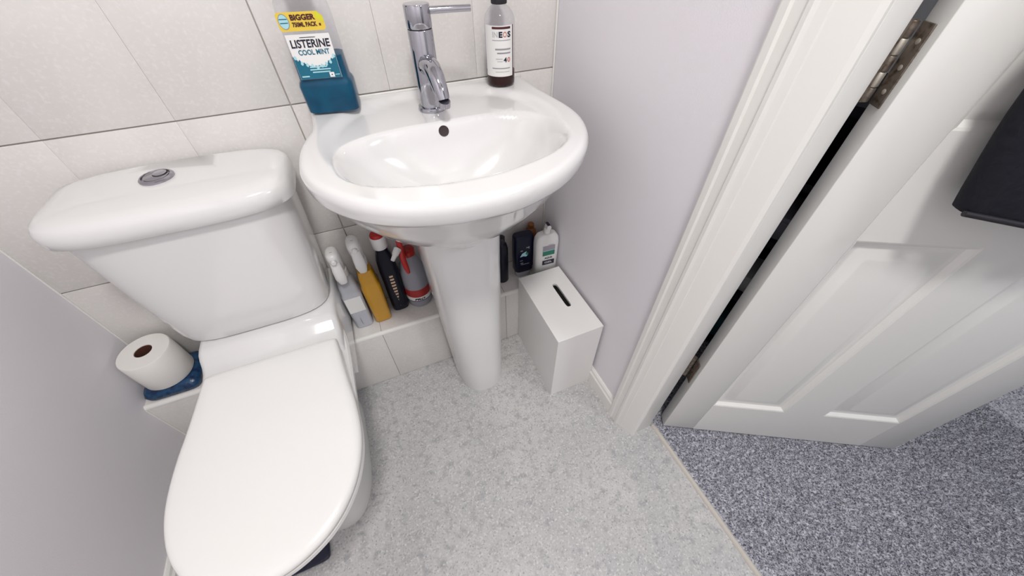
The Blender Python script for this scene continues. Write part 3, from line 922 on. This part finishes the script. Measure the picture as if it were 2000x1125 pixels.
lettering('AQUA', 0.0105, 'ink', wl, lambda a, b: wpf(a, b + 0.0965), 0.0003, 0.028)
strip('label_block', -0.0205, 0.0215, 0.068, 0.087, 'ink', wl, wp(0.0002), 1)
wpg = wp(0.0005)
lettering('GEL', 0.0105, 'ink_pale', wl, lambda a, b: wpg(a, b + 0.0775), 0.0004, 0.028)

# ------------------------------------------------------------------ toilet roll on a blue packet
pk = tag(loft('wipes_packet', [sloop(-1.163, -0.073, hx, hy, z, 40, 6) for z, hx, hy in ((LZ, 0.060, 0.056), (LZ + 0.004, 0.064, 0.060), (LZ + 0.016, 0.066, 0.062), (LZ + 0.026, 0.062, 0.058), (LZ + 0.033, 0.050, 0.046))], 'blue_pack'),
         'shiny blue packet lying on the ledge under the toilet roll', 'packet')
roll = thing('toilet_roll', 'white toilet roll standing on a blue packet beside the cistern', 'toilet roll', (-1.166, -0.074, LZ + 0.0335))
def ring_lathe(name, prof, m, parent, n=56):
    loops = [sloop(0, 0, r, r, z, n) for r, z in prof]
    loops.append(loops[0])
    V, F = loft_data(loops[:-1], False, False)
    N = len(loops) - 2
    for i in range(n):
        j = (i + 1) % n
        F.append((N * n + i, N * n + j, j, i))
    return build(name, V, F, m, parent)
ring_lathe('paper', [(0.0195, 0.0), (0.0555, 0.0), (0.0575, 0.003), (0.0580, 0.05), (0.0575, 0.097), (0.0555, 0.0995), (0.040, 0.1003), (0.0195, 0.1)], 'paper', roll)
ring_lathe('core', [(0.0180, 0.001), (0.0193, 0.001), (0.0193, 0.0985), (0.0180, 0.0985)], 'cardboard_core', roll)
lathe('core_floor', [(0.0175, 0.0012), (0.0175, 0.003)], 'cardboard_core', roll, n=32)

# ------------------------------------------------------------------ slotted white bin
BW, BD, BH = 0.148, 0.276, 0.310
bn = thing('slot_box', 'tall white box with a slot in its top between pedestal and wall', 'box', (-0.0845, -0.2835, 0.0), 0.0)
def rect(hx, hy, z):
    return [(-hx, -hy, z), (hx, -hy, z), (hx, hy, z), (-hx, hy, z)]
loft('body', [rect(BW / 2, BD / 2, 0.0), rect(BW / 2, BD / 2, BH - 0.0085), rect(BW / 2 - 0.005, BD / 2 - 0.005, BH - 0.0085), rect(BW / 2 - 0.005, BD / 2 - 0.005, 0.006)], 'bin_white', bn, smooth=False)
def top_plate():
    x, y = BW / 2 + 0.0005, BD / 2 + 0.0005
    sx, sy = 0.0085, 0.052
    cx, cy = 0.020, 0.018
    n = 40
    outer, inner = [], []
    for i in range(n):
        a = 2 * PI * i / n
        c, s = math.cos(a), math.sin(a)
        inner.append((cx + sx * math.copysign(abs(c) ** 0.6, c), cy + sy * math.copysign(abs(s) ** 0.25, s)))
        k = max(abs(c) / x, abs(s) / y)
        outer.append((c / k, s / k))
    # snap nearest outer points to the corners
    for qx in (-x, x):
        for qy in (-y, y):
            j = min(range(n), key=lambda q: (outer[q][0] - qx) ** 2 + (outer[q][1] - qy) ** 2)
            outer[j] = (qx, qy)
    z0, z1 = BH - 0.008, BH
    def ins(l, d):
        return [(px - math.copysign(min(d, abs(px)), px), py - math.copysign(min(d, abs(py)), py)) for px, py in l]
    loops = [[(a, b, z0) for a, b in inner], [(a, b, z0) for a, b in outer], [(a, b, z1 - 0.001) for a, b in outer], [(a, b, z1) for a, b in ins(outer, 0.001)], [(a, b, z1) for a, b in inner]]
    V, F = loft_data(loops, False, False)
    N = len(loops) - 1
    for i in range(n):
        j = (i + 1) % n
        F.append((N * n + i, N * n + j, j, i))
    return build('lid', V, F, 'bin_white', bn, angle=30)
top_plate()

# ------------------------------------------------------------------ things by the door and behind it
def cloth():
    t = thing('hanging_cloth', 'black cloth hanging against the white panelled door', 'cloth', H0, DA)
    loops = []
    nz, nn = 30, 60
    for i in range(nz + 1):
        s = i / nz
        z = 0.862 + s * 0.72
        u0 = 0.140 - 0.045 * min(1, s / 0.25) - 0.01 * math.sin(s * 9)
        u1 = 0.480 + 0.01 * math.sin(s * 7)
        if s > 0.75:
            k = (s - 0.75) / 0.25
            u0 += 0.14 * k
            u1 -= 0.14 * k
        cu, hu = (u0 + u1) / 2, (u1 - u0) / 2
        lp = []
        for j in range(nn):
            a = 2 * PI * j / nn
            c, s_ = math.cos(a), math.sin(a)
            uu = cu + hu * math.copysign(abs(c) ** 0.8, c)
            fold = 0.010 * math.sin(uu * 62 + 1.5 * s) + 0.004 * math.sin(uu * 140 + 3 * s)
            hy = 0.024 + fold
            yy = -0.040 + hy * math.copysign(abs(s_) ** 0.7, s_)
            zz = z - (0.03 * (uu - 0.13) / 0.3 if i < 2 else 0)
            lp.append((uu, min(yy, -0.004), zz))
        loops.append(lp)
    loft('fabric', loops, 'bag_black', t, angle=60)
    tube('edge_seam', [(0.138, -0.056, 0.863), (0.21, -0.066, 0.856), (0.33, -0.066, 0.843), (0.46, -0.058, 0.832)], 0.004, 'dark', t, n=10)
    tube('loop', [(0.275, -0.035, 1.575), (0.28, -0.03, 1.63), (0.288, -0.022, 1.66), (0.296, -0.03, 1.63), (0.302, -0.035, 1.575)], 0.004, 'dark', t, n=8)
    hk = thing('door_hook', 'small chrome hook on the white panelled door', 'hook', H0, DA)
    lathe('plate', [(0.018, 0), (0.018, 0.003), (0.015, 0.004)], 'chrome', hk, n=24).matrix_local = Matrix.Translation((0.288, 0.0, 1.665)) @ Matrix.Rotation(PI / 2, 4, 'X')
    tube('prong', [(0.288, -0.002, 1.668), (0.288, -0.018, 1.655), (0.288, -0.032, 1.656), (0.288, -0.038, 1.672)], 0.0045, 'chrome', hk, n=10)
cloth()

# dark open shelf unit in the hall, glimpsed through the hinge gap
su = thing('shelf_unit', 'dark shelf unit glimpsed through the gap behind the door', 'shelf', (0.58, -0.43, 0.0), 0.43)
box('back', (0.16, -0.20, 0.0), (0.18, 0.24, 0.86), 'cabinet_dark', su)
for yy in (-0.20, 0.22):
    box('side', (-0.12, yy, 0.0), (0.16, yy + 0.02, 0.86), 'cabinet_dark', su)
for zz in (0.03, 0.26, 0.48, 0.66, 0.84):
    box('shelf', (-0.12, -0.18, zz), (0.16, 0.22, zz + 0.02), 'cabinet_dark', su)
def carton(label, x, y, z, s, m_):
    t = thing('carton', label, 'box', (su.location.x + x * math.cos(0.43) - y * math.sin(0.43), su.location.y + x * math.sin(0.43) + y * math.cos(0.43), z), 0.43)
    box('body', (-s[0] / 2, -s[1] / 2, 0), (s[0] / 2, s[1] / 2, s[2] * 0.8), m_, t, bevel=0.002)
    box('lid', (-s[0] / 2 - 0.002, -s[1] / 2 - 0.002, s[2] * 0.8), (s[0] / 2 + 0.002, s[1] / 2 + 0.002, s[2]), m_, t, bevel=0.002)
carton('white carton on the middle shelf of the dark unit behind the door', -0.03, 0.0, 0.2805, (0.12, 0.14, 0.06), 'white_plastic')
carton('teal carton on the bottom shelf of the dark unit behind the door', -0.03, 0.02, 0.0505, (0.14, 0.16, 0.10), 'teal_box')
carton('grey carton on the upper shelf of the dark unit behind the door', -0.03, 0.0, 0.5005, (0.14, 0.16, 0.07), 'label_grey')

# flat dark pad on the floor in front of the toilet foot
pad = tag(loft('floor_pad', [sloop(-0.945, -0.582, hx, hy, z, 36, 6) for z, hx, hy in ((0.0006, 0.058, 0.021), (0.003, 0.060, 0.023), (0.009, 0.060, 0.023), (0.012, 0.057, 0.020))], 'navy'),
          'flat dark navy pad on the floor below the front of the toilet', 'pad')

# opal ceiling lamp round the bathroom light (above the picture)
lamp = thing('ceiling_lamp', 'round flush ceiling lamp above the bathroom floor', 'lamp', (-0.44, -1.18, 0))
ring_lathe('rim', [(0.140, 2.335), (0.165, 2.335), (0.17, 2.345), (0.17, 2.4), (0.140, 2.4)], 'lamp_glow', lamp)
